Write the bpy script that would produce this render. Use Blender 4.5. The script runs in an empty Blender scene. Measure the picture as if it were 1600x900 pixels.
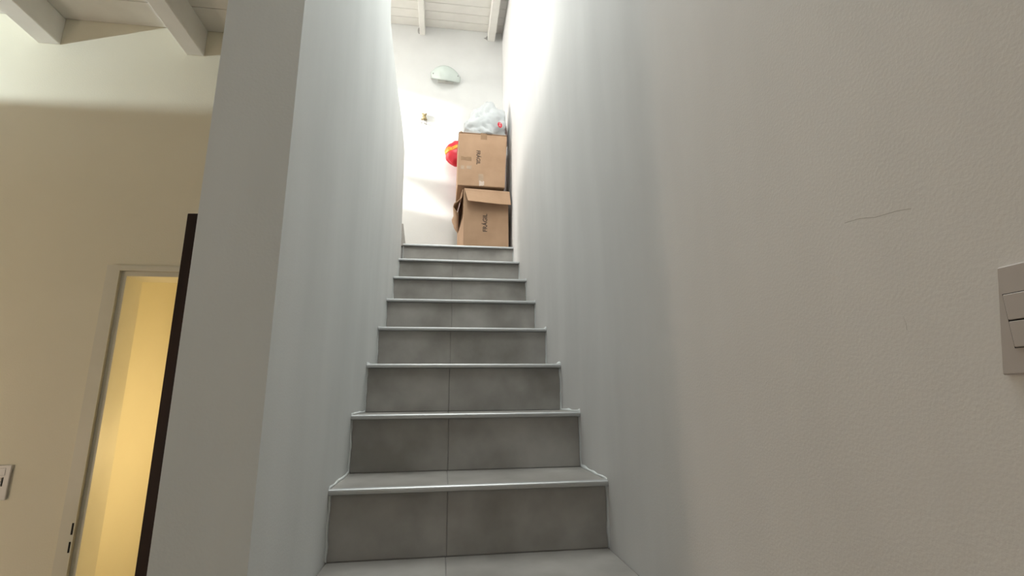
import bpy, bmesh, math, random
from mathutils import Vector, Matrix, noise

random.seed(7)
sc = bpy.context.scene
COL = sc.collection

# ------------------------------------------------------------------ camera
cam_d = bpy.data.cameras.new('camera')
cam = bpy.data.objects.new('camera', cam_d)
COL.objects.link(cam)
sc.camera = cam
cam_d.sensor_width = 36.0
cam_d.lens = 757.49 / 1600.0 * 36.0
cam_d.clip_start = 0.02
PITCH, YAW, ROLL = 0.222688, -0.139757, -0.009611
fw = Vector((-math.sin(YAW) * math.cos(PITCH), math.cos(YAW) * math.cos(PITCH), math.sin(PITCH)))
rt = Vector((math.cos(YAW), math.sin(YAW), 0))
up = rt.cross(fw)
rt2 = math.cos(ROLL) * rt + math.sin(ROLL) * up
up2 = -math.sin(ROLL) * rt + math.cos(ROLL) * up
CAM = Vector((0.29177, 0.0, 0.40887))
cam.matrix_world = Matrix(((rt2.x, up2.x, -fw.x, CAM.x), (rt2.y, up2.y, -fw.y, CAM.y), (rt2.z, up2.z, -fw.z, CAM.z), (0, 0, 0, 1)))

# ------------------------------------------------------------------ world, sun, window and fill light, exposure
wd = bpy.data.worlds.new('world')
sc.world = wd
wd.use_nodes = True
bg = wd.node_tree.nodes['Background']
bg.inputs['Color'].default_value = (0.72, 0.85, 1.0, 1)
bg.inputs['Strength'].default_value = 1.0
sc.view_settings.view_transform = 'Standard'
sc.view_settings.look = 'None'
sc.view_settings.gamma = 1.0
sc.view_settings.use_curve_mapping = False
sc.view_settings.exposure = 0.0


def lamp(name, kind, loc, power, color, direction=None, **kw):
    l = bpy.data.lights.new(name, kind)
    l.energy = power
    l.color = color
    for k, v in kw.items():
        setattr(l, k, v)
    o = bpy.data.objects.new(name, l)
    COL.objects.link(o)
    o.location = loc
    if direction is not None:
        o.rotation_euler = Vector(direction).to_track_quat('-Z', 'Y').to_euler()
    return o


lamp('sun', 'SUN', (-6, 1, 5), 10.0, (1.0, 0.96, 0.90), (1, 0.275, -0.20), angle=math.radians(1.2))
# daylight through the upper room's window
lamp('upper_window_daylight', 'AREA', (-2.86, 3.22, 3.0), 58, (1.0, 0.985, 0.95), (1, 0.10, -0.05), shape='RECTANGLE', size=0.75, size_y=0.9)
# weak fill from behind the photographer, set at an added unseen window
lamp('front_fill', 'AREA', (-1.2, -2.5, 1.0), 1.6, (1.0, 0.92, 0.84), (0.25, 1, 0), shape='RECTANGLE', size=1.1, size_y=1.3)
# added overhead fill for the stairwell, no roof opening above it
lamp('stairwell_fill', 'AREA', (0.345, 1.45, 3.56), 44, (0.95, 1.0, 0.97), (0, 0, -1), shape='RECTANGLE', size=0.5, size_y=2.6)

# ------------------------------------------------------------------ dimensions
H = 0.18                      # rise
D = 0.25925                   # going
Y0 = 1.4001                   # nosing of step 1
W = 0.758                     # clear width between the walls
YP = 0.870                    # front of the wall beside the stair
XP = -0.142                   # its other face
YB = 2.10                     # back wall of the lower room
YU = 3.80                     # back wall of the landing
ZF = -6 * H                   # lower floor
ZL = 8 * H                    # landing
ZC = 2.076                    # lower ceiling
ZR = 3.67                     # upper ceiling
XL = -2.9                     # far left walls
YF = -2.6                     # wall behind the photographer

# ------------------------------------------------------------------ helpers


def link(o, parent=None):
    COL.objects.link(o)
    if parent is not None:
        o.parent = parent
    return o


def tag(o, label=None, cat=None, group=None, kind=None):
    if label:
        o['label'] = label
    if cat:
        o['category'] = cat
    if group:
        o['group'] = group
    if kind:
        o['kind'] = kind
    return o


def empty(name, loc=(0, 0, 0), rotz=0.0):
    o = bpy.data.objects.new(name, None)
    o.location = loc
    o.rotation_euler = (0, 0, rotz)
    o.empty_display_size = 0.1
    return link(o)


def mesh_obj(name, bm, mat, parent=None, smooth=False):
    bmesh.ops.recalc_face_normals(bm, faces=bm.faces)
    me = bpy.data.meshes.new(name)
    bm.to_mesh(me)
    bm.free()
    me.materials.append(mat)
    if smooth:
        for p in me.polygons:
            p.use_smooth = True
    return link(bpy.data.objects.new(name, me), parent)


def box(bm, a, b, bevel=0.0, seg=1):
    r = bmesh.ops.create_cube(bm, size=1.0)
    vs = r['verts']
    a = Vector(a)
    b = Vector(b)
    c = (a + b) / 2
    s = b - a
    for v in vs:
        v.co = Vector((v.co.x * s.x + c.x, v.co.y * s.y + c.y, v.co.z * s.z + c.z))
    if bevel > 0:
        es = list({e for v in vs for e in v.link_edges})
        bmesh.ops.bevel(bm, geom=es, offset=bevel, segments=seg, affect='EDGES', profile=0.6)
    return vs


def box_obj(name, a, b, mat, parent=None, bevel=0.0, seg=1):
    bm = bmesh.new()
    box(bm, a, b, bevel, seg)
    return mesh_obj(name, bm, mat, parent)


def prism(bm, pts, axis, lo, hi):
    """extrude a polygon (2-D points in the two other axes) along axis"""
    def mk(p, t):
        if axis == 0:
            return (t, p[0], p[1])
        if axis == 1:
            return (p[0], t, p[1])
        return (p[0], p[1], t)
    A = [bm.verts.new(mk(p, lo)) for p in pts]
    B = [bm.verts.new(mk(p, hi)) for p in pts]
    n = len(pts)
    bm.faces.new(A)
    bm.faces.new(list(reversed(B)))
    for i in range(n):
        bm.faces.new((A[i], A[(i + 1) % n], B[(i + 1) % n], B[i]))


def wall_with_hole(bm, axis, t0, t1, u0, u1, z0, z1, hu0, hu1, hz0, hz1):
    """wall slab normal to axis (0 or 1) with a rectangular hole"""
    def bb(ua, ub, za, zb):
        if ub - ua < 1e-4 or zb - za < 1e-4:
            return
        if axis == 0:
            box(bm, (t0, ua, za), (t1, ub, zb))
        else:
            box(bm, (ua, t0, za), (ub, t1, zb))
    bb(u0, hu0, z0, z1)
    bb(hu1, u1, z0, z1)
    bb(hu0, hu1, z0, hz0)
    bb(hu0, hu1, hz1, z1)


def tube(bm, pts, r, n=8):
    rings = []
    for i, p in enumerate(pts):
        p = Vector(p)
        a = Vector(pts[max(i - 1, 0)])
        b = Vector(pts[min(i + 1, len(pts) - 1)])
        t = (b - a).normalized()
        s = t.cross(Vector((0.3, 0.5, 0.81))).normalized()
        q = t.cross(s)
        rr = r[i] if isinstance(r, (list, tuple)) else r
        rings.append([bm.verts.new(p + rr * (math.cos(2 * math.pi * k / n) * s + math.sin(2 * math.pi * k / n) * q)) for k in range(n)])
    for i in range(len(rings) - 1):
        for k in range(n):
            bm.faces.new((rings[i][k], rings[i][(k + 1) % n], rings[i + 1][(k + 1) % n], rings[i + 1][k]))
    bm.faces.new(rings[0])
    bm.faces.new(rings[-1])


def ball(bm, c, r, u=12, v=8):
    rr = bmesh.ops.create_uvsphere(bm, u_segments=u, v_segments=v, radius=1.0)
    if not isinstance(r, (list, tuple)):
        r = (r, r, r)
    for vv in rr['verts']:
        vv.co = Vector((vv.co.x * r[0] + c[0], vv.co.y * r[1] + c[1], vv.co.z * r[2] + c[2]))
    return rr['verts']


# ------------------------------------------------------------------ materials
def mat_base(name):
    m = bpy.data.materials.new(name)
    m.use_nodes = True
    nt = m.node_tree
    return m, nt, nt.nodes['Principled BSDF']


def mottled(name, c1, c2, scale=3.0, rough=0.8, bump=0.0, bscale=200.0, detail=5.0, spec=0.3, metallic=0.0, lo=0.35, hi=0.65, stretch=(1, 1, 1), dist=0.002):
    m, nt, bs = mat_base(name)
    tc = nt.nodes.new('ShaderNodeTexCoord')
    mp = nt.nodes.new('ShaderNodeMapping')
    mp.inputs['Scale'].default_value = stretch
    nt.links.new(tc.outputs['Object'], mp.inputs['Vector'])
    n1 = nt.nodes.new('ShaderNodeTexNoise')
    n1.inputs['Scale'].default_value = scale
    n1.inputs['Detail'].default_value = detail
    nt.links.new(mp.outputs['Vector'], n1.inputs['Vector'])
    cr = nt.nodes.new('ShaderNodeValToRGB')
    cr.color_ramp.elements[0].position = lo
    cr.color_ramp.elements[1].position = hi
    cr.color_ramp.elements[0].color = (*c1, 1)
    cr.color_ramp.elements[1].color = (*c2, 1)
    nt.links.new(n1.outputs['Fac'], cr.inputs['Fac'])
    nt.links.new(cr.outputs['Color'], bs.inputs['Base Color'])
    bs.inputs['Roughness'].default_value = rough
    bs.inputs['Metallic'].default_value = metallic
    bs.inputs['Specular IOR Level'].default_value = spec
    if bump > 0:
        n2 = nt.nodes.new('ShaderNodeTexNoise')
        n2.inputs['Scale'].default_value = bscale
        n2.inputs['Detail'].default_value = 3.0
        nt.links.new(tc.outputs['Object'], n2.inputs['Vector'])
        b = nt.nodes.new('ShaderNodeBump')
        b.inputs['Strength'].default_value = bump
        b.inputs['Distance'].default_value = dist
        nt.links.new(n2.outputs['Fac'], b.inputs['Height'])
        nt.links.new(b.outputs['Normal'], bs.inputs['Normal'])
    return m


M = {}
M['plaster'] = mottled('white_wall_paint', (0.72, 0.72, 0.71), (0.80, 0.80, 0.79), scale=2.2, rough=0.85, bump=0.35, bscale=160, dist=0.003)
M['plaster_stair'] = mottled('stair_wall_paint', (0.715, 0.735, 0.73), (0.77, 0.79, 0.785), scale=2.0, rough=0.85, bump=0.14, bscale=190, stretch=(2.5, 2.5, 0.6), dist=0.002)
M['plaster_right'] = mottled('right_wall_paint', (0.73, 0.715, 0.705), (0.785, 0.77, 0.76), scale=2.0, rough=0.85, bump=0.13, bscale=260, stretch=(2.5, 2.5, 0.6), dist=0.002)
M['plaster_room'] = mottled('cream_wall_paint', (0.80, 0.755, 0.60), (0.845, 0.80, 0.65), scale=1.5, rough=0.85, bump=0.25, bscale=180, dist=0.002)
M['wood_white'] = mottled('white_painted_wood', (0.79, 0.77, 0.72), (0.85, 0.83, 0.78), scale=6, rough=0.6, bump=0.2, bscale=60, stretch=(1, 1, 1))
M['gap'] = mottled('dark_board_gap', (0.10, 0.085, 0.07), (0.16, 0.14, 0.12), scale=20)
M['grout'] = mottled('grey_grout', (0.27, 0.255, 0.24), (0.33, 0.31, 0.295), scale=30)
M['tile'] = mottled('grey_concrete_look_tile', (0.255, 0.238, 0.218), (0.45, 0.43, 0.405), scale=5.5, rough=0.42, detail=9, spec=0.4, lo=0.3, hi=0.72)
M['scratch'] = mottled('scratch_grey', (0.50, 0.48, 0.47), (0.62, 0.60, 0.59), scale=60)
M['concrete'] = mottled('raw_concrete', (0.32, 0.31, 0.30), (0.42, 0.41, 0.40), scale=12, bump=0.4, bscale=90)
M['aluminium'] = mottled('brushed_aluminium', (0.42, 0.425, 0.43), (0.50, 0.505, 0.51), scale=40, rough=0.45, metallic=0.75, stretch=(0.05, 1, 1))
M['filler'] = mottled('white_plaster_filler', (0.66, 0.66, 0.65), (0.78, 0.78, 0.77), scale=40, rough=0.9, bump=0.5, bscale=120)
M['card'] = mottled('brown_cardboard', (0.42, 0.265, 0.165), (0.48, 0.31, 0.198), scale=7, rough=0.8, bump=0.08, bscale=220, stretch=(1, 1, 1))
M['card_dark'] = mottled('cardboard_torn', (0.30, 0.19, 0.115), (0.36, 0.23, 0.14), scale=16, rough=0.9)
M['tape'] = mottled('clear_brown_tape', (0.40, 0.28, 0.19), (0.46, 0.33, 0.23), scale=18, rough=0.3)
M['tape_pale'] = mottled('pale_tape_remnant', (0.56, 0.44, 0.36), (0.64, 0.52, 0.44), scale=18, rough=0.35)
M['ink'] = mottled('dark_brown_print', (0.075, 0.05, 0.04), (0.12, 0.085, 0.065), scale=60, rough=0.8)
M['brown_wood'] = mottled('dark_brown_wood', (0.014, 0.006, 0.005), (0.028, 0.012, 0.009), scale=5, rough=0.5, stretch=(6, 6, 0.5), bump=0.1, bscale=40)
M['frame_paint'] = mottled('cream_frame_paint', (0.72, 0.69, 0.57), (0.77, 0.74, 0.62), scale=5, rough=0.4)
M['hole'] = mottled('black_recess', (0.01, 0.01, 0.01), (0.02, 0.018, 0.016), scale=20)
M['switch'] = mottled('white_switch_plastic', (0.62, 0.60, 0.57), (0.66, 0.64, 0.61), scale=6, rough=0.35, spec=0.4)
M['switch_grey'] = mottled('old_grey_switch_plastic', (0.50, 0.46, 0.44), (0.56, 0.52, 0.50), scale=9, rough=0.5)
M['chrome'] = mottled('chrome', (0.5, 0.5, 0.5), (0.6, 0.6, 0.6), scale=8, rough=0.25, metallic=0.9)
M['red_bag'] = mottled('red_plastic_film', (0.62, 0.02, 0.045), (0.78, 0.04, 0.06), scale=9, rough=0.35, spec=0.5)
M['orange_bag'] = mottled('orange_plastic_film', (0.85, 0.26, 0.02), (0.95, 0.42, 0.03), scale=9, rough=0.35, spec=0.5)
M['yellow_print'] = mottled('yellow_print', (0.90, 0.62, 0.10), (0.95, 0.72, 0.18), scale=9, rough=0.4)
M['red_print'] = mottled('red_print', (0.58, 0.02, 0.04), (0.66, 0.035, 0.06), scale=9, rough=0.4)
M['white_print'] = mottled('white_print', (0.8, 0.72, 0.72), (0.86, 0.8, 0.8), scale=9, rough=0.5)
M['gold'] = mottled('old_gold', (0.30, 0.24, 0.13), (0.46, 0.38, 0.22), scale=40, rough=0.45, metallic=0.3)
M['bead'] = mottled('grey_bead', (0.30, 0.30, 0.29), (0.42, 0.42, 0.40), scale=40, rough=0.4)
M['mixed_stuff'] = mottled('printed_cloth', (0.22, 0.10, 0.09), (0.55, 0.45, 0.42), scale=45, rough=0.8)
M['floor_tile'] = mottled('lower_floor_tile', (0.33, 0.31, 0.29), (0.44, 0.42, 0.39), scale=4, rough=0.4)


def film(name, base, trans_w, alpha_w, rough):
    m, nt, bs = mat_base(name)
    bs.inputs['Base Color'].default_value = (*base, 1)
    bs.inputs['Roughness'].default_value = rough
    tc = nt.nodes.new('ShaderNodeTexCoord')
    n2 = nt.nodes.new('ShaderNodeTexNoise')
    n2.inputs['Scale'].default_value = 26
    n2.inputs['Detail'].default_value = 4
    nt.links.new(tc.outputs['Object'], n2.inputs['Vector'])
    b = nt.nodes.new('ShaderNodeBump')
    b.inputs['Strength'].default_value = 0.5
    b.inputs['Distance'].default_value = 0.01
    nt.links.new(n2.outputs['Fac'], b.inputs['Height'])
    nt.links.new(b.outputs['Normal'], bs.inputs['Normal'])
    tr = nt.nodes.new('ShaderNodeBsdfTranslucent')
    tr.inputs['Color'].default_value = (*base, 1)
    mx = nt.nodes.new('ShaderNodeMixShader')
    mx.inputs['Fac'].default_value = trans_w
    nt.links.new(bs.outputs[0], mx.inputs[1])
    nt.links.new(tr.outputs[0], mx.inputs[2])
    tp = nt.nodes.new('ShaderNodeBsdfTransparent')
    mx2 = nt.nodes.new('ShaderNodeMixShader')
    mx2.inputs['Fac'].default_value = alpha_w
    nt.links.new(mx.outputs[0], mx2.inputs[1])
    nt.links.new(tp.outputs[0], mx2.inputs[2])
    nt.links.new(mx2.outputs[0], nt.nodes['Material Output'].inputs['Surface'])
    return m


M['bag_film'] = film('white_plastic_film', (0.78, 0.80, 0.81), 0.30, 0.12, 0.35)
M['bag_content'] = mottled('pale_grey_blue_cloth', (0.36, 0.41, 0.43), (0.56, 0.60, 0.61), scale=12, rough=0.9)
M['frosted'] = film('frosted_green_glass', (0.84, 0.90, 0.865), 0.35, 0.12, 0.25)
gm, gnt, gbs = mat_base('window_glass')
gbs.inputs['Base Color'].default_value = (0.95, 0.98, 1, 1)
gbs.inputs['Roughness'].default_value = 0.05
gtp = gnt.nodes.new('ShaderNodeBsdfTransparent')
gmx = gnt.nodes.new('ShaderNodeMixShader')
gmx.inputs['Fac'].default_value = 0.92
gnt.links.new(gbs.outputs[0], gmx.inputs[1])
gnt.links.new(gtp.outputs[0], gmx.inputs[2])
gnt.links.new(gmx.outputs[0], gnt.nodes['Material Output'].inputs['Surface'])
M['glass'] = gm


def struct(o):
    o['kind'] = 'structure'
    return o


# ------------------------------------------------------------------ walls
wr = struct(box_obj('wall_right', (W, YF, ZF), (W + 0.15, YU + 0.15, ZR + 0.05), M['plaster_right']))
for pts in ([(0.483, 0.607), (0.462, 0.6045), (0.441, 0.5985), (0.418, 0.596), (0.402, 0.5925)], [(0.432, 0.487), (0.4305, 0.479), (0.431, 0.472)]):
    bm = bmesh.new()
    tube(bm, [(W + 0.0001, p[0], p[1]) for p in pts], 0.00032, 4)
    mesh_obj('hairline_scratch', bm, M['scratch'], wr)

# wall on the left of the stairs: full height in front, a parapet behind
bm = bmesh.new()
prism(bm, [(YP, ZF), (3.085, ZF), (3.085, 1.42), (3.062, 1.66), (3.034, 2.025), (2.99, 2.048), (2.90, 2.076), (2.74, 2.106), (2.50, 2.112), (2.31, 2.142), (2.174, 2.178),
           (2.085, 2.20), (2.06, 2.24), (2.05, 2.30), (2.05, ZR + 0.02), (YP, ZR + 0.02)], 0, XP, 0.0)
struct(mesh_obj('wall_stair_side', bm, M['plaster_stair']))

# back wall of the lower room with the doorway
DX0, DX1, DZ1 = -1.010, -0.330, 0.925
bm = bmesh.new()
wall_with_hole(bm, 1, YB, YB + 0.10, XL, XP, ZF, 2.12, DX0 - 0.012, DX1 + 0.012, ZF, DZ1 + 0.012)
struct(mesh_obj('wall_lower_back', bm, M['plaster_room']))
# front wall of the upper room, above the lower room's back wall
struct(box_obj('wall_upper_front', (XL, YB - 0.05, 2.12), (XP, YB + 0.10, ZR + 0.02), M['plaster']))
# wall above the lower room's opening to the stairwell
struct(box_obj('wall_stairwell_upper', (XP, YF, ZC + 0.04), (0.0, YP, ZR + 0.02), M['plaster_stair']))
# landing back wall
struct(box_obj('wall_upper_back', (XL - 0.15, YU, ZF), (W, YU + 0.15, ZR + 0.05), M['plaster']))
# left walls
WY0, WY1, WZ0, WZ1 = 2.84, 3.60, 2.48, 3.60
bm = bmesh.new()
wall_with_hole(bm, 0, XL - 0.15, XL, YF - 0.15, YU, ZF, ZR + 0.05, WY0, WY1, WZ0, WZ1)
struct(mesh_obj('wall_left', bm, M['plaster_room']))
bm = bmesh.new()
wall_with_hole(bm, 1, YF - 0.15, YF, XL, W, ZF, ZR + 0.05, -1.8, -0.6, 0.2, 1.7)
struct(mesh_obj('wall_front', bm, M['plaster_room']))

# windows (outside the picture, upper one for daylight, front one added for the fill)


def window(name, axis, t, u0, u1, z0, z1):
    w = empty(name)
    struct(w)
    def bb(nm, ua, ub, za, zb, th, mat):
        if axis == 0:
            return box_obj(nm, (t - th, ua, za), (t + th, ub, zb), mat, w)
        return box_obj(nm, (ua, t - th, za), (ub, t + th, zb), mat, w)
    f = 0.03
    bb('frame_rail', u0, u1, z0, z0 + f, 0.02, M['frame_paint'])
    bb('frame_rail', u0, u1, z1 - f, z1, 0.02, M['frame_paint'])
    bb('frame_stile', u0, u0 + f, z0 + f, z1 - f, 0.02, M['frame_paint'])
    bb('frame_stile', u1 - f, u1, z0 + f, z1 - f, 0.02, M['frame_paint'])
    bb('pane', u0 + f, u1 - f, z0 + f, z1 - f, 0.003, M['glass'])


window('window_1', 0, XL - 0.10, WY0, WY1, WZ0, WZ1)
window('window_2', 1, YF - 0.10, -1.8, -0.6, 0.2, 1.7)

# floors
struct(box_obj('floor', (XL, YF, ZF - 0.15), (W, YU, ZF), M['floor_tile']))
uf = struct(box_obj('floor_upper', (XL, YB + 0.10, ZL - 0.16), (XP, YU, ZL - 0.012), M['concrete']))
box_obj('landing_slab', (XP, 3.25, ZL - 0.16), (W, YU, ZL - 0.012), M['concrete'], uf)
# landing tiles
ny = 0
for yy in (3.236, ):
    for (xa, xb) in ((0.0015, 0.345), (0.348, W - 0.0015)):
        box_obj('floor_tile', (xa, yy, ZL - 0.011), (xb, YU - 0.002, ZL), M['tile'], uf, 0.001)
for k in range(5):
    for j in range(3):
        xa = XP - 0.55 * (k + 1)
        ya = YB + 0.102 + 0.566 * j
        box_obj('floor_tile', (max(xa, XL) + 0.0015, ya, ZL - 0.011), (xa + 0.5485, ya + 0.563, ZL), M['tile'], uf, 0.001)
box_obj('floor_tile', (XP + 0.0015, 3.236, ZL - 0.011), (-0.0015, YU - 0.002, ZL), M['tile'], uf, 0.001)


# ceilings: boards across, painted beams along the stairs
def ceiling(name, x0, x1, y0, y1, z, bw, beams, bz, segs):
    c = struct(box_obj(name, (x0, y0, z + 0.016), (x1, y1, z + 0.03), M['gap']))
    for (xa, xb) in segs:
        bm = bmesh.new()
        box(bm, (xa, 0.0016, 0), (xb, bw - 0.0016, 0.0155), 0.0012)
        bmesh.ops.recalc_face_normals(bm, faces=bm.faces)
        me = bpy.data.meshes.new('board')
        bm.to_mesh(me)
        bm.free()
        me.materials.append(M['wood_white'])
        y = y1 - bw
        while y > y0 - 1e-4:
            o = bpy.data.objects.new('board', me)
            o.location = (0, y, z + random.uniform(-0.0006, 0.0004))
            link(o, c)
            y -= bw
    for (xa, xb, ya, yb) in beams:
        box_obj('beam', (xa, ya, bz), (xb, yb, z - 0.0008), M['wood_white'], c, 0.003)
    return c


ceiling('ceiling', XL, XP, YF, YB, ZC, 0.148, [(-2.71, -2.63, YF, YB), (-2.11, -2.025, YF, YB), (-1.499, -1.410, YF, YB), (-0.897, -0.822, YF, YB), (-0.31, -0.23, YF, YB)], 1.944, [(XL, XP)])
cu = ceiling('ceiling_upper', XL, W, YF, YU, ZR, 0.0955,
             [(-2.35, -2.29, YB + 0.1, YU), (-1.76, -1.70, YB + 0.1, YU), (-1.17, -1.11, YB + 0.1, YU), (-0.58, -0.52, YB + 0.1, YU), (0.017, 0.064, YF, YU), (0.624, 0.689, YF, YU)], 3.577, [(XL, W)])
# broken plaster around the beam ends
bm = bmesh.new()
ball(bm, (0.012, YU, 3.622), (0.016, 0.004, 0.035), 10, 6)
mesh_obj('plaster_gap', bm, M['concrete'], cu)
bm = bmesh.new()
prism(bm, [(0.622, 3.635), (0.606, 3.612), (0.588, 3.606), (0.604, 3.598), (0.622, 3.585)], 1, YU - 0.002, YU + 0.01)
mesh_obj('plaster_gap', bm, M['concrete'], cu)

# ------------------------------------------------------------------ staircase
st = empty('staircase', (W / 2, Y0, ZF))
tag(st, 'straight flight of grey tiled steps with metal nosings between the white walls', 'staircase')


def sub(name, a, b, mat, parent, off, bevel=0.0, seg=1):
    a = Vector(a) - off
    b = Vector(b) - off
    return box_obj(name, a, b, mat, parent, bevel, seg)


joint = {1: .408, 2: .411, 3: .414, 4: .421, 5: .430, 6: .432, 7: .440, 8: .487}
OFF = Vector((W / 2, Y0, ZF))
for i in range(-5, 9):
    yn = Y0 + (i - 1) * D
    z = i * H
    bm = bmesh.new()
    yb = yn + D + 0.0222 if i < 8 else 3.2355
    box(bm, Vector((0.0005, yn + 0.0222, max(z - 2 * H, ZF))) - OFF, Vector((W - 0.0005, max(yb, yn + 0.04), z - 0.0022)) - OFF)
    core = mesh_obj('step', bm, M['grout'], st)
    xj = W * joint.get(i, 0.405)
    zt = z - 0.016
    zb = z - H + 0.0015
    for (xa, xb) in ((0.004, xj - 0.0013), (xj + 0.0013, W - 0.004)):
        dy = random.uniform(-0.0006, 0.0006)
        sub('riser_tile', (xa, yn + 0.020 + dy, zb), (xb, yn + 0.0305, zt), M['tile'], core, OFF, 0.0008)
        if i < 8:
            sub('tread_tile', (xa, yn + 0.012, z - 0.012), (xb, yn + D + 0.0185, z), M['tile'], core, OFF, 0.0008)
    # quarter-round metal nosing
    bm = bmesh.new()
    prof = [(0.016, 0.0006), (0.008, 0.0006), (0.004, -0.0004), (0.0012, -0.003), (0.0, -0.007), (0.0, -0.0135), (0.003, -0.0155), (0.0225, -0.0155), (0.0225, -0.0128), (0.0115, -0.0125), (0.0115, -0.0002), (0.016, 0.0002)]
    prism(bm, [(yn + p[0] - OFF.y, z + p[1] - OFF.z) for p in prof], 0, 0.001 - OFF.x, W - 0.001 - OFF.x)
    mesh_obj('nosing_strip', bm, M['aluminium'], core)


# uneven plaster filler where the steps meet the walls
def filler(x, sgn):
    pts = []
    for i in range(1, 9):
        yn = Y0 + (i - 1) * D
        pts += [(yn + 0.018, (i - 1) * H), (yn + 0.018, i * H), ]
    path = []
    for a, b in zip(pts[:-1], pts[1:]):
        n = 14
        for k in range(n):
            t = k / n
            path.append((a[0] + (b[0] - a[0]) * t, a[1] + (b[1] - a[1]) * t))
    bm = bmesh.new()
    prev = None
    for k, (y, z) in enumerate(path):
        w_ = 0.0022 + 0.004 * max(0, noise.noise(Vector((k * 0.33, x * 7, 1.5))))
        g = 0.001 + 0.008 * noise.noise(Vector((k * 0.27, x * 3, 9.1)))
        a = bm.verts.new((x + sgn * 0.0003, y - 0.006 - g, z + 0.006 + g))
        b = bm.verts.new((x + sgn * w_ * 0.8, y - 0.004, z + 0.004))
        c = bm.verts.new((x + sgn * (w_ + 0.0025), y + 0.004, z - 0.001))
        d = bm.verts.new((x + sgn * 0.0003, y + 0.004, z - 0.001))
        cur = (a, b, c, d)
        if prev:
            for q in range(4):
                bm.faces.new((prev[q], prev[(q + 1) % 4], cur[(q + 1) % 4], cur[q]))
        prev = cur
    bmesh.ops.translate(bm, verts=bm.verts, vec=-OFF)
    mesh_obj('plaster_filler', bm, M['plaster_stair'], st, True)


filler(0.0, 1)
filler(W, -1)

# ------------------------------------------------------------------ doorway and dark door
dr = struct(empty('door_1', ((DX0 + DX1) / 2, YB, ZF)))
OD = Vector(((DX0 + DX1) / 2, YB, ZF))


def frame_part(name, pts, axis, lo, hi):
    bm = bmesh.new()
    prism(bm, pts, axis, lo, hi)
    bmesh.ops.translate(bm, verts=bm.verts, vec=-OD)
    return mesh_obj(name, bm, M['frame_paint'], dr)


# pressed metal frame: a face on the wall, a rebate, a stop
fo, fi = DX0 - 0.048, DX0
ji = frame_part('door_jamb', [(fo, YB - 0.012), (fi, YB - 0.012), (fi, YB + 0.003), (fi + 0.020, YB + 0.003), (fi + 0.020, YB + 0.11), (fi - 0.010, YB + 0.11), (fi - 0.010, YB - 0.0005), (fo, YB - 0.0005)], 2, ZF, DZ1 + 0.022)
go, gi = DX1 + 0.048, DX1
jr = frame_part('door_jamb', [(go, YB - 0.012), (gi, YB - 0.012), (gi, YB + 0.003), (gi - 0.020, YB + 0.003), (gi - 0.020, YB + 0.11), (gi + 0.010, YB + 0.11), (gi + 0.010, YB - 0.0005), (go, YB - 0.0005)], 2, ZF, DZ1 + 0.022)
hd = bmesh.new()
box(hd, Vector((fi + 0.0003, YB - 0.012, DZ1)) - OD, Vector((gi - 0.0003, YB + 0.0025, DZ1 + 0.0218)) - OD)
box(hd, Vector((fi + 0.0203, YB + 0.0028, DZ1 - 0.020)) - OD, Vector((gi - 0.0203, YB + 0.1098, DZ1 + 0.010)) - OD)
mesh_obj('door_head', hd, M['frame_paint'], dr)
for (za, zb) in ((-0.055, -0.016), (-0.114, -0.078)):
    o = box_obj('strike_hole', Vector((DX0 - 0.010, YB - 0.0128, za)) - OD, Vector((DX0 - 0.004, YB - 0.010, zb)) - OD, M['hole'], ji)

# hairline crack between frame and plaster, its shade put in as dark strips
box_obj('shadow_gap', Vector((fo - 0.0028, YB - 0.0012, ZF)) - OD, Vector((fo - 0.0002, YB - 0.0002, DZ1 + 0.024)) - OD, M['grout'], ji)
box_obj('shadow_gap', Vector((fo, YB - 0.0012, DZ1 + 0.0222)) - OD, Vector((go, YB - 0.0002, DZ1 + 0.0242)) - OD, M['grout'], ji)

# dark leaf, opened toward the photographer
HX, HY = -0.335, YB - 0.016
ang = math.atan2(1.395 - HY, -0.398 - HX)
L = 0.69
leaf_bm = bmesh.new()
box(leaf_bm, (0.0, -0.036, 0.006), (L, 0.0, DZ1 - ZF - 0.006 + 0.006), 0.0015)
leaf = mesh_obj('door_leaf', leaf_bm, M['brown_wood'], dr)
leaf.location = Vector((HX, HY, ZF)) - OD
leaf.rotation_euler = (0, 0, ang)
for sy in (0.0, -0.036):
    s = 1 if sy == 0 else -1
    bm = bmesh.new()
    box(bm, (L - 0.085, min(sy, sy + s * 0.006), 0.87), (L - 0.045, max(sy, sy + s * 0.006), 1.03), 0.002)
    tube(bm, [(L - 0.065, sy, 0.96), (L - 0.065, sy + s * 0.045, 0.96), (L - 0.075, sy + s * 0.05, 0.96), (L - 0.175, sy + s * 0.05, 0.96)], 0.008)
    mesh_obj('door_handle', bm, M['chrome'], leaf)

# small room behind the doorway
struct(box_obj('wall_closet_left', (-1.35, YB + 0.11, ZF), (-1.20, 3.20, 1.20), M['plaster_room']))
struct(box_obj('wall_closet_back', (-1.30, 3.08, ZF), (XP, 3.20, 1.20), M['plaster_room']))
struct(box_obj('ceiling_closet', (-1.30, YB + 0.10, 1.20), (XP, 3.20, 1.25), M['plaster_room']))
lamp('closet_lamp_light', 'POINT', (-0.52, 2.60, 0.20), 9.8, (1.0, 0.72, 0.33), shadow_soft_size=0.12)

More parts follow.
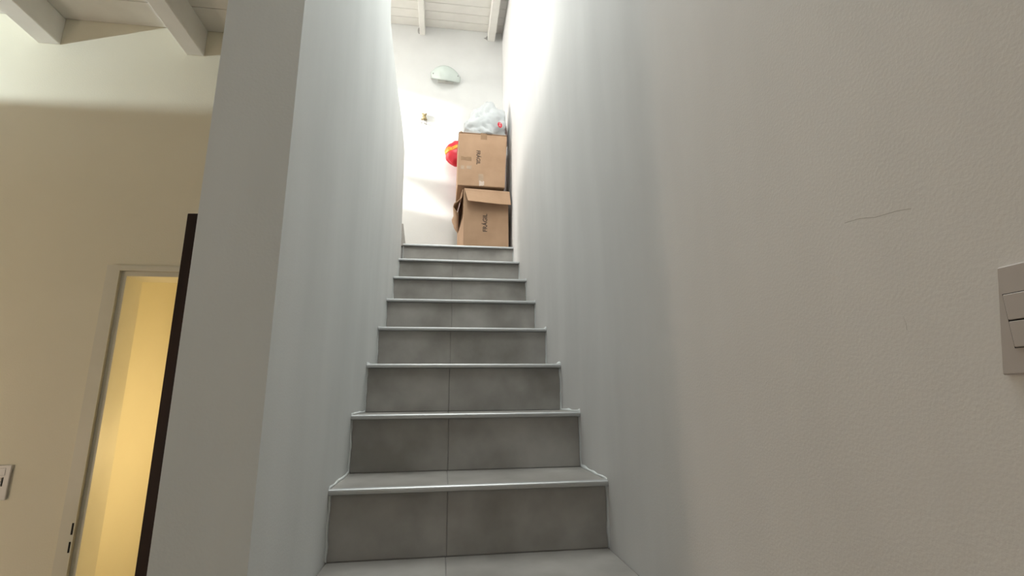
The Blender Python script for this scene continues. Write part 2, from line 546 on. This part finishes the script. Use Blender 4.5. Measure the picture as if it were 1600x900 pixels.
# ------------------------------------------------------------------ lower-room lamps outside the picture; bowl uplighter added to shape wall light
pl = empty('added_uplighter', (-2.40, 1.10, 1.482))
tag(pl, 'added unseen bowl uplighter whose rim cuts the light on the lower back wall', 'lamp')
bm = bmesh.new()
n = 40
rings = []
for (r, z) in ((0.03, 0.0), (0.10, 0.03), (0.15, 0.08), (0.18, 0.148), (0.176, 0.148), (0.145, 0.083), (0.095, 0.036), (0.02, 0.012)):
    rings.append([bm.verts.new((r * math.cos(2 * math.pi * k / n), r * math.sin(2 * math.pi * k / n), z)) for k in range(n)])
for a, b in zip(rings[:-1], rings[1:]):
    for k in range(n):
        bm.faces.new((a[k], a[(k + 1) % n], b[(k + 1) % n], b[k]))
bm.faces.new(rings[0])
bm.faces.new(rings[-1])
mesh_obj('cutoff_bowl', bm, M['frame_paint'], pl, True)
bm = bmesh.new()
for k in range(3):
    a = 2 * math.pi * k / 3 + 1.75
    tube(bm, [(0.177 * math.cos(a), 0.177 * math.sin(a), 0.147), (0, 0, 0.40), (0, 0, ZC - 1.487)], 0.0015, 5)
mesh_obj('cord', bm, M['hole'], pl)
lamp('added_uplighter_light', 'SPOT', (-2.40, 1.10, 1.6255), 53, (0.86, 1.0, 1.08), (1.25, 1.0, 0.22), shadow_soft_size=0.005, spot_size=math.radians(75), spot_blend=0.5)  # spot inside the added bowl, lighting the upper wall band
lamp('room_lamp_light', 'POINT', (-2.25, 0.66, 0.05), 20.5, (1.0, 0.80, 0.63), shadow_soft_size=0.12)

# ------------------------------------------------------------------ light switches
sw = empty('light_switch', (-1.30, YB, 0.128))
tag(sw, 'small cream switch plate on the wall left of the doorway', 'light switch')
box_obj('plate', (-0.046, -0.009, -0.060), (0.046, 0, 0.060), M['switch'], sw, 0.003, 2)
box_obj('rocker', (-0.018, -0.013, -0.012), (0.024, -0.0085, 0.017), M['switch'], sw, 0.0015)
box_obj('shadow_gap', (0.0245, -0.0094, -0.013), (0.0275, -0.0088, 0.018), M['hole'], sw)
box_obj('rocker', (-0.030, -0.0105, 0.024), (0.030, -0.0085, 0.050), M['switch'], sw, 0.001)

swb = empty('light_switch', (W, 0.29, 0.468))
tag(swb, 'grey two-key switch plate on the right wall at the picture edge', 'light switch')
bm = bmesh.new()
prism(bm, [(0.047, 0.0445), (0.061, -0.0445), (-0.045, -0.0445), (-0.045, 0.0445)], 0, -0.0045, 0.0)
bmesh.ops.bevel(bm, geom=list(bm.edges), offset=0.0012, segments=1, affect='EDGES')
mesh_obj('plate', bm, M['switch_grey'], swb)
box_obj('recess', (-0.0047, -0.043, -0.0235), (-0.0043, 0.0468, 0.0215), M['hole'], swb)
box_obj('switch_key', (-0.0064, -0.042, -0.0005), (-0.0044, 0.0458, 0.0207), M['switch_grey'], swb, 0.0006)
box_obj('switch_key', (-0.0064, -0.042, -0.0228), (-0.0044, 0.0458, -0.0017), M['switch_grey'], swb, 0.0006)


# ------------------------------------------------------------------ lettering
def text_mesh(name, body, size_h, length, mat, parent, origin, xdir, ydir, depth=0.0004, bold=0.028):
    """flat print: text laid along xdir with ydir up, centred on origin, `length` long and `size_h` tall"""
    cu_ = bpy.data.curves.new('text', 'FONT')
    cu_.body = body
    cu_.size = 1.0
    cu_.offset = bold
    cu_.extrude = 0.001
    to = bpy.data.objects.new('text', cu_)
    COL.objects.link(to)
    dg = bpy.context.evaluated_depsgraph_get()
    dg.update()
    me = bpy.data.meshes.new_from_object(to.evaluated_get(dg))
    bpy.data.objects.remove(to)
    bpy.data.curves.remove(cu_)
    xs = [v.co.x for v in me.vertices]
    ys = [v.co.y for v in me.vertices]
    cx = (min(xs) + max(xs)) / 2
    cy = (min(ys) + max(ys)) / 2
    sx = length / (max(xs) - min(xs))
    sy = size_h / (max(ys) - min(ys))
    xd = Vector(xdir)
    yd = Vector(ydir)
    nd = xd.cross(yd)
    for v in me.vertices:
        p = Vector(origin) + xd * ((v.co.x - cx) * sx) + yd * ((v.co.y - cy) * sy) + nd * (depth if v.co.z > 0 else -0.0004)
        v.co = p
    me.name = name
    me.materials.clear()
    me.materials.append(mat)
    return link(bpy.data.objects.new(name, me), parent)


# ------------------------------------------------------------------ cardboard boxes
def sheet(bm, grid, th):
    """a thin sheet given as rows of points; thickness th along local normals"""
    nr, nc = len(grid), len(grid[0])
    G = [[Vector(p) for p in r] for r in grid]

    def nrm(i, j):
        a = G[min(i + 1, nr - 1)][j] - G[max(i - 1, 0)][j]
        b = G[i][min(j + 1, nc - 1)] - G[i][max(j - 1, 0)]
        return a.cross(b).normalized()
    A = [[bm.verts.new(G[i][j]) for j in range(nc)] for i in range(nr)]
    B = [[bm.verts.new(G[i][j] + nrm(i, j) * th) for j in range(nc)] for i in range(nr)]
    for i in range(nr - 1):
        for j in range(nc - 1):
            bm.faces.new((A[i][j], A[i][j + 1], A[i + 1][j + 1], A[i + 1][j]))
            bm.faces.new((B[i][j], B[i + 1][j], B[i + 1][j + 1], B[i][j + 1]))
    for i in range(nr - 1):
        bm.faces.new((A[i][0], A[i + 1][0], B[i + 1][0], B[i][0]))
        bm.faces.new((A[i][-1], B[i][-1], B[i + 1][-1], A[i + 1][-1]))
    for j in range(nc - 1):
        bm.faces.new((A[0][j], B[0][j], B[0][j + 1], A[0][j + 1]))
        bm.faces.new((A[-1][j], A[-1][j + 1], B[-1][j + 1], B[-1][j]))


# lower box: open, front flap hanging down, left flap bent outward
LW, LD, LH = 0.325, 0.47, 0.437
lb = empty('cardboard_box', (0.408, 3.262, ZL), math.radians(4.0))
tag(lb, 'lower cardboard box with open hanging flaps standing on the landing', 'box')
t = 0.005
bm = bmesh.new()
box(bm, (0, 0, 0), (LW, t, LH))
box(bm, (0, LD - t, 0), (LW, LD, LH))
box(bm, (0, t, 0), (t, LD - t, LH))
box(bm, (LW - t, t, 0), (LW, LD - t, LH))
box(bm, (t, t, 0), (LW - t, LD - t, t))
mesh_obj('body', bm, M['card'], lb)
bm = bmesh.new()
rows = []
for i in range(6):
    u = i / 5
    row = []
    for j in range(9):
        v = j / 8
        x = 0.003 + v * (LW + 0.006) + (0.022 * u * (1 - v) * (1 - v))
        y = -0.004 - 0.050 * u ** 1.2 - 0.006 * u * math.sin(v * 5)
        z = LH + 0.004 - 0.112 * u - 0.010 * u * v - 0.006 * u * math.sin(v * 3.0 + 0.4)
        row.append((x, y, z))
    rows.append(row)
sheet(bm, rows, 0.004)
mesh_obj('front_flap', bm, M['card'], lb, False)
bm = bmesh.new()
rows = []
for i in range(10):
    u = i / 9
    row = []
    for j in range(6):
        v = j / 5
        # hinged along the left top edge, folded out and down, its front end curling low
        y = 0.004 + v * (LD * 0.9) + 0.03 * u * (1 - v)
        k = min(1, max(0, (u - 0.38) / 0.36))
        k = k * k * (3 - 2 * k)
        x = -((0.005 + u * (0.012 + 0.060 * v)) * (1 - k) + (0.056 - 0.034 * v - 0.028 * max(0, (u - 0.8) / 0.2)) * k) * 1.25
        z = LH - 0.003 - 0.13 * u - 0.04 * u * u - 0.02 * v * u
        row.append((x, y, z))
    rows.append(row)
sheet(bm, rows, -0.004)
mesh_obj('side_flap', bm, M['card'], lb, True)
bm = bmesh.new()
rows = [[(0.004 + v * (LW - 0.008), LD + 0.001 + 0.02 * u, LH + 0.001 - 0.11 * u) for v in (0, .5, 1)] for u in (0, .5, 1)]
sheet(bm, rows, 0.004)
mesh_obj('back_flap', bm, M['card'], lb)
text_mesh('printed_word', 'FRÁGIL', 0.040, 0.135, M['ink'], lb, (0.150, -0.0002, 0.192), (0, 0, 1), (-1, 0, 0))
# something inside carries the upper box
box_obj('contents', (0.02, 0.03, 0.006), (LW - 0.02, LD - 0.02, LH + 0.0275), M['card_dark'], lb, 0.01)

# upper box: closed
UW, UD, UH = 0.352, 0.33, 0.425
UZ = ZL + LH + 0.028
ub = empty('cardboard_box', (0.362, 3.258, UZ), math.radians(1.0))
tag(ub, 'upper closed cardboard box with torn tape marks, stacked under the white bag', 'box')
bm = bmesh.new()
vs = box(bm, (0, 0, 0), (UW, UD, UH - 0.008))
for v in bm.verts:
    if v.co.z > 0.3 and v.co.x < 0.1:
        v.co.x += 0.006
    if v.co.z > 0.3 and v.co.x > 0.1:
        v.co.x += 0.010
    if v.co.z < 0.1 and v.co.x > 0.1:
        v.co.x -= 0.010
bmesh.ops.bevel(bm, geom=list(bm.edges), offset=0.003, segments=2, affect='EDGES')
mesh_obj('body', bm, M['card'], ub)
for (ya, yb, nm) in ((0.0, UD / 2 - 0.001, 1), (UD / 2 + 0.001, UD, 2)):
    bm = bmesh.new()
    rows = []
    for i in range(5):
        u = i / 4
        rows.append([(0.004 + v * (UW + 0.004), ya + (yb - ya) * u, UH - 0.008 + 0.003 * (1 + 0.0 * v) + 0) for v in (0, .12, .25, .5, 1)])
    sheet(bm, rows, -0.003)
    mesh_obj('top_flap', bm, M['card'], ub)
bm = bmesh.new()
rows = [[(0.004 - 0.001, 0.012 + 0.03 * u, UH - 0.006 + 0.004 * u), (0.018, 0.004, UH - 0.002 + 0.010 * u), (0.034, -0.002, UH - 0.007 + 0.004 * u)] for u in (0, .5, 1)]
sheet(bm, rows, 0.003)
mesh_obj('curled_corner', bm, M['card_dark'], ub)


def patch(name, xa, xb, za, zb, mat, y=-0.0006, jag=0.003, seed=1):
    rnd = random.Random(seed)
    pts = []
    for k in range(7):
        pts.append((xa + (xb - xa) * k / 6, zb + rnd.uniform(-jag, jag)))
    for k in range(1, 5):
        pts.append((xb + rnd.uniform(-jag, jag), zb + (za - zb) * k / 5))
    for k in range(7):
        pts.append((xb + (xa - xb) * k / 6, za + rnd.uniform(-jag, jag)))
    bm_ = bmesh.new()
    prism(bm_, pts, 1, y, 0.0005)
    return mesh_obj(name, bm_, mat, ub)


patch('torn_tape_mark', 0.020, 0.098, 0.196, 0.226, M['card_dark'], seed=2)
patch('torn_tape_mark', 0.020, 0.046, 0.128, 0.156, M['tape'], seed=3)
patch('torn_tape_mark', 0.062, 0.098, 0.130, 0.158, M['tape'], seed=4)
patch('tape_remnant', 0.150, 0.185, 0.035, 0.095, M['tape'], seed=5)
patch('tape_remnant', 0.155, 0.190, 0.004, 0.040, M['tape_pale'], y=-0.0009, jag=0.006, seed=6)
patch('tape_strip', 0.165, 0.212, 0.375, 0.426, M['card_dark'], seed=8, jag=0.001)
text_mesh('printed_word', 'FRÁGIL', 0.036, 0.112, M['ink'], ub, (0.152, -0.0002, 0.226), (0, 0, -1), (1, 0, 0))

# ------------------------------------------------------------------ white plastic bag on the boxes
BZ = UZ + UH + 0.001
wb = empty('plastic_bag', (0.570, 3.385, BZ))
tag(wb, 'crumpled white plastic bag with a red oval logo on top of the boxes', 'plastic bag')


def lump(bm, c, r, seed, amp, freq, flat, u=40, v=26, ridge=0.5):
    vs = ball(bm, (0, 0, 0), 1.0, u, v)
    for p in vs:
        d = p.co.normalized()
        n1 = noise.noise(d * freq + Vector((seed, seed * 2, 3)))
        n2 = 1 - abs(noise.noise(d * freq * 2.1 + Vector((seed * 3, 1, seed))))
        s = 1 + amp * n1 + amp * ridge * (n2 - 0.7)
        q = Vector((d.x * r[0] * s + c[0], d.y * r[1] * s + c[1], d.z * r[2] * s + c[2]))
        if q.z < flat:
            q.z = flat + 0.002 * abs(n1)
        p.co = q
    return vs


bm = bmesh.new()
lump(bm, (0.012, 0.0, 0.075), (0.125, 0.095, 0.150), 2.3, 0.10, 1.7, 0.012)
mesh_obj('contents', bm, M['bag_content'], wb, True)
bm = bmesh.new()
vs = lump(bm, (-0.010, 0, 0.080), (0.186, 0.128, 0.205), 5.1, 0.26, 2.6, 0.001, 72, 48, 1.1)
for p in vs:      # slope the outline: low on the left, high toward the right
    k = (p.co.x + 0.18) / 0.36
    p.co.z *= 0.56 + 0.56 * min(1, max(0, k * 1.7))
    p.co.x = max(-0.166, min(0.150, p.co.x))
bag = mesh_obj('film', bm, M['bag_film'], wb, True)
bm = bmesh.new()
for s in (-1, 1):
    tube(bm, [(0.01 + s * 0.02, -0.02, 0.20), (0.02 + s * 0.045, -0.04, 0.225), (0.01 + s * 0.06, -0.05, 0.205)], [0.022, 0.016, 0.005], 9)
mesh_obj('tied_handle', bm, M['bag_film'], wb, True)
bm = bmesh.new()
bmesh.ops.create_circle(bm, cap_ends=True, segments=28, radius=1.0)
r_ = bmesh.ops.extrude_face_region(bm, geom=list(bm.faces))
bmesh.ops.translate(bm, verts=[e for e in r_['geom'] if isinstance(e, bmesh.types.BMVert)], vec=(0, 0, 0.1))
logo_c = Vector((0.100, -0.128, 0.075))
for p in bm.verts:
    p.co = logo_c + Vector((p.co.x * 0.018, -p.co.z * 0.03 + p.co.y * 0.006 + p.co.x * 0.008, p.co.y * 0.026))
lg = mesh_obj('logo_oval', bm, M['red_print'], wb)
bm = bmesh.new()
tube(bm, [logo_c + Vector(q) for q in ((-0.008, -0.009, 0.010), (0.004, -0.007, 0.012), (0.003, -0.0075, 0.002), (-0.004, -0.010, -0.004), (-0.004, -0.011, -0.013), (0.007, -0.008, -0.012))], 0.0018, 5)
mesh_obj('logo_stroke', bm, M['white_print'], lg)

# bundle squeezed between the bag and the wall
bm = bmesh.new()
lump(bm, (0, 0, 0.095), (0.013, 0.05, 0.10), 8.2, 0.3, 3.0, 0.0, 18, 14)
o = mesh_obj('cloth_bundle', bm, M['mixed_stuff'], None, True)
o.location = (0.738, 3.47, BZ)
tag(o, 'small printed cloth bundle squeezed between the white bag and right wall', 'cloth bundle')

# ------------------------------------------------------------------ red bag behind the upper box
rb = empty('plastic_bag', (0.415, 3.690, ZL + LH + 0.0285))
tag(rb, 'red and orange plastic bag bulging out behind the upper cardboard box', 'plastic bag')
bm = bmesh.new()
RC, RR = Vector((-0.052, 0.0, 0.474)), (0.098, 0.055, 0.108)
lump(bm, RC, RR, 4.4, 0.12, 2.4, -0.5, 36, 26)
tube(bm, [(0.06, 0, 0.001), (0.06, 0, 0.12), (0.05, 0, 0.30), (0.02, 0, 0.46), (0.0, 0, 0.52)], [0.070, 0.075, 0.07, 0.06, 0.03], 14)
mesh_obj('film', bm, M['red_bag'], rb, True)
me_src = None
bm = bmesh.new()
# orange printed band wrapped round the bulge
rows = []
for i in range(5):
    u = i / 4
    row = []
    for j in range(25):
        a = math.pi * (0.62 + 1.0 * j / 24)
        d = Vector((math.cos(a), math.sin(a), 0.22 + 0.42 * u + 0.38 * math.cos(a)))
        d.normalize()
        n1 = noise.noise(d * 2.4 + Vector((4.4, 8.8, 3)))
        n2 = 1 - abs(noise.noise(d * 5.04 + Vector((13.2, 1, 4.4))))
        s = (1 + 0.12 * n1 + 0.06 * (n2 - 0.7)) * 1.012
        row.append((RC.x + d.x * RR[0] * s, RC.y + d.y * RR[1] * s, RC.z + d.z * RR[2] * s))
    rows.append(row)
sheet(bm, rows, 0.002)
ob = mesh_obj('printed_band', bm, M['orange_bag'], rb, True)

# ------------------------------------------------------------------ wall lamp of frosted glass
wl = empty('wall_lamp', (0.254, YU, 3.150))
tag(wl, 'frosted glass wall lamp with two clips high on the landing wall', 'wall lamp')
bm = bmesh.new()
rows = []
for i in range(11):
    u = i / 10
    row = []
    for j in range(21):
        v = -1 + 2 * j / 20
        x = 0.128 * v
        top = 0.072 * math.sqrt(max(0.0, 1 - 0.80 * v * v)) - 0.012 * v
        bot = -0.072 + 0.050 * abs(v) ** 2.2 - 0.012 * v
        z = bot + (top - bot) * u
        y = -0.018 - 0.070 * (1 - v * v) - 0.018 * math.sin(math.pi * u)
        row.append((x, y, z))
    rows.append(row)
sheet(bm, rows, 0.005)
mesh_obj('glass_shade', bm, M['frosted'], wl, True)
box_obj('base_plate', (-0.07, -0.012, -0.04), (0.07, 0.0, 0.04), M['switch'], wl, 0.004)
bm = bmesh.new()
tube(bm, [(0, -0.012, -0.01), (0, -0.05, -0.01), (0, -0.055, 0.005)], 0.016, 10)
mesh_obj('lamp_socket', bm, M['switch'], wl)
bm = bmesh.new()
ball(bm, (0, -0.055, 0.025), (0.022, 0.022, 0.03))
mesh_obj('bulb', bm, M['frosted'], wl, True)
for s in (-1, 1):
    bm = bmesh.new()
    tube(bm, [(s * 0.105, -0.004, 0.002 - s * 0.004), (s * 0.105, -0.062, 0.002 - s * 0.004)], [0.004, 0.005], 10)
    mesh_obj('clip', bm, M['bead'], wl)
box_obj('bracket_bar', (-0.045, -0.085, -0.052), (0.045, -0.075, -0.042), M['bead'], wl, 0.002)

# ------------------------------------------------------------------ small hanging ornament on the landing wall
hn = empty('wall_ornament', (0.078, YU, 2.745))
tag(hn, 'tiny golden hanging ornament with dangling beads on the white landing wall', 'ornament')
bm = bmesh.new()
ball(bm, (0.002, -0.014, 0.030), (0.017, 0.012, 0.015))
ball(bm, (-0.012, -0.013, 0.043), (0.008, 0.006, 0.008))
ball(bm, (0.016, -0.013, 0.042), (0.008, 0.006, 0.008))
mesh_obj('head', bm, M['gold'], hn, True)
bm = bmesh.new()
ball(bm, (0.002, -0.014, 0.004), (0.020, 0.013, 0.019))
ball(bm, (-0.017, -0.013, -0.008), (0.008, 0.008, 0.008))
ball(bm, (0.020, -0.013, -0.008), (0.008, 0.008, 0.008))
mesh_obj('body', bm, M['gold'], hn, True)
for (x, z) in ((-0.018, -0.040), (0.008, -0.042), (0.022, -0.030), (0.021, -0.050)):
    bm = bmesh.new()
    ball(bm, (x, -0.010, z), 0.0055, 8, 6)
    tube(bm, [(x * 0.8, -0.010, -0.010), (x, -0.010, z)], 0.0008, 4)
    mesh_obj('bead', bm, M['bead'], hn, True)
bm = bmesh.new()
tube(bm, [(0.002, -0.006, 0.045), (0.002, -0.006, 0.066), (0.002, 0.002, 0.068)], 0.001, 4)
mesh_obj('hanger', bm, M['bead'], hn)

# ------------------------------------------------------------------ skirting tile leaning at the end of the parapet
bm = bmesh.new()
prism(bm, [(-0.032, 0.0), (0.010, 0.0), (-0.014, 0.17), (-0.050, 0.175)], 1, 0.0, 0.010)
o = mesh_obj('loose_tile', bm, M['tile'])
o.location = (0.002, 3.30, ZL)
tag(o, 'pale skirting tile leaning beside the parapet end on the landing', 'tile')

# ------------------------------------------------------------------ added sun blocker at the upper window, shaped to cast the landing-wall shade
bm = bmesh.new()
prism(bm, [(0.20, 0.235), (0.13, 0.262), (0.06, 0.275), (0.0, 0.30), (-0.02, 0.80), (0.0, 1.12), (-0.08, 1.12), (-0.10, 0.40), (-0.09, 0.0), (0.05, 0.0), (0.085, 0.07), (0.12, 0.145), (0.16, 0.205)], 0, -0.01, 0.01)
o = mesh_obj('sun_blocker', bm, M['plaster'])
o.location = (XL + 0.04, 2.86, 2.53)
tag(o, "white curtain tied back at the upper room's window", 'sun_blocker')
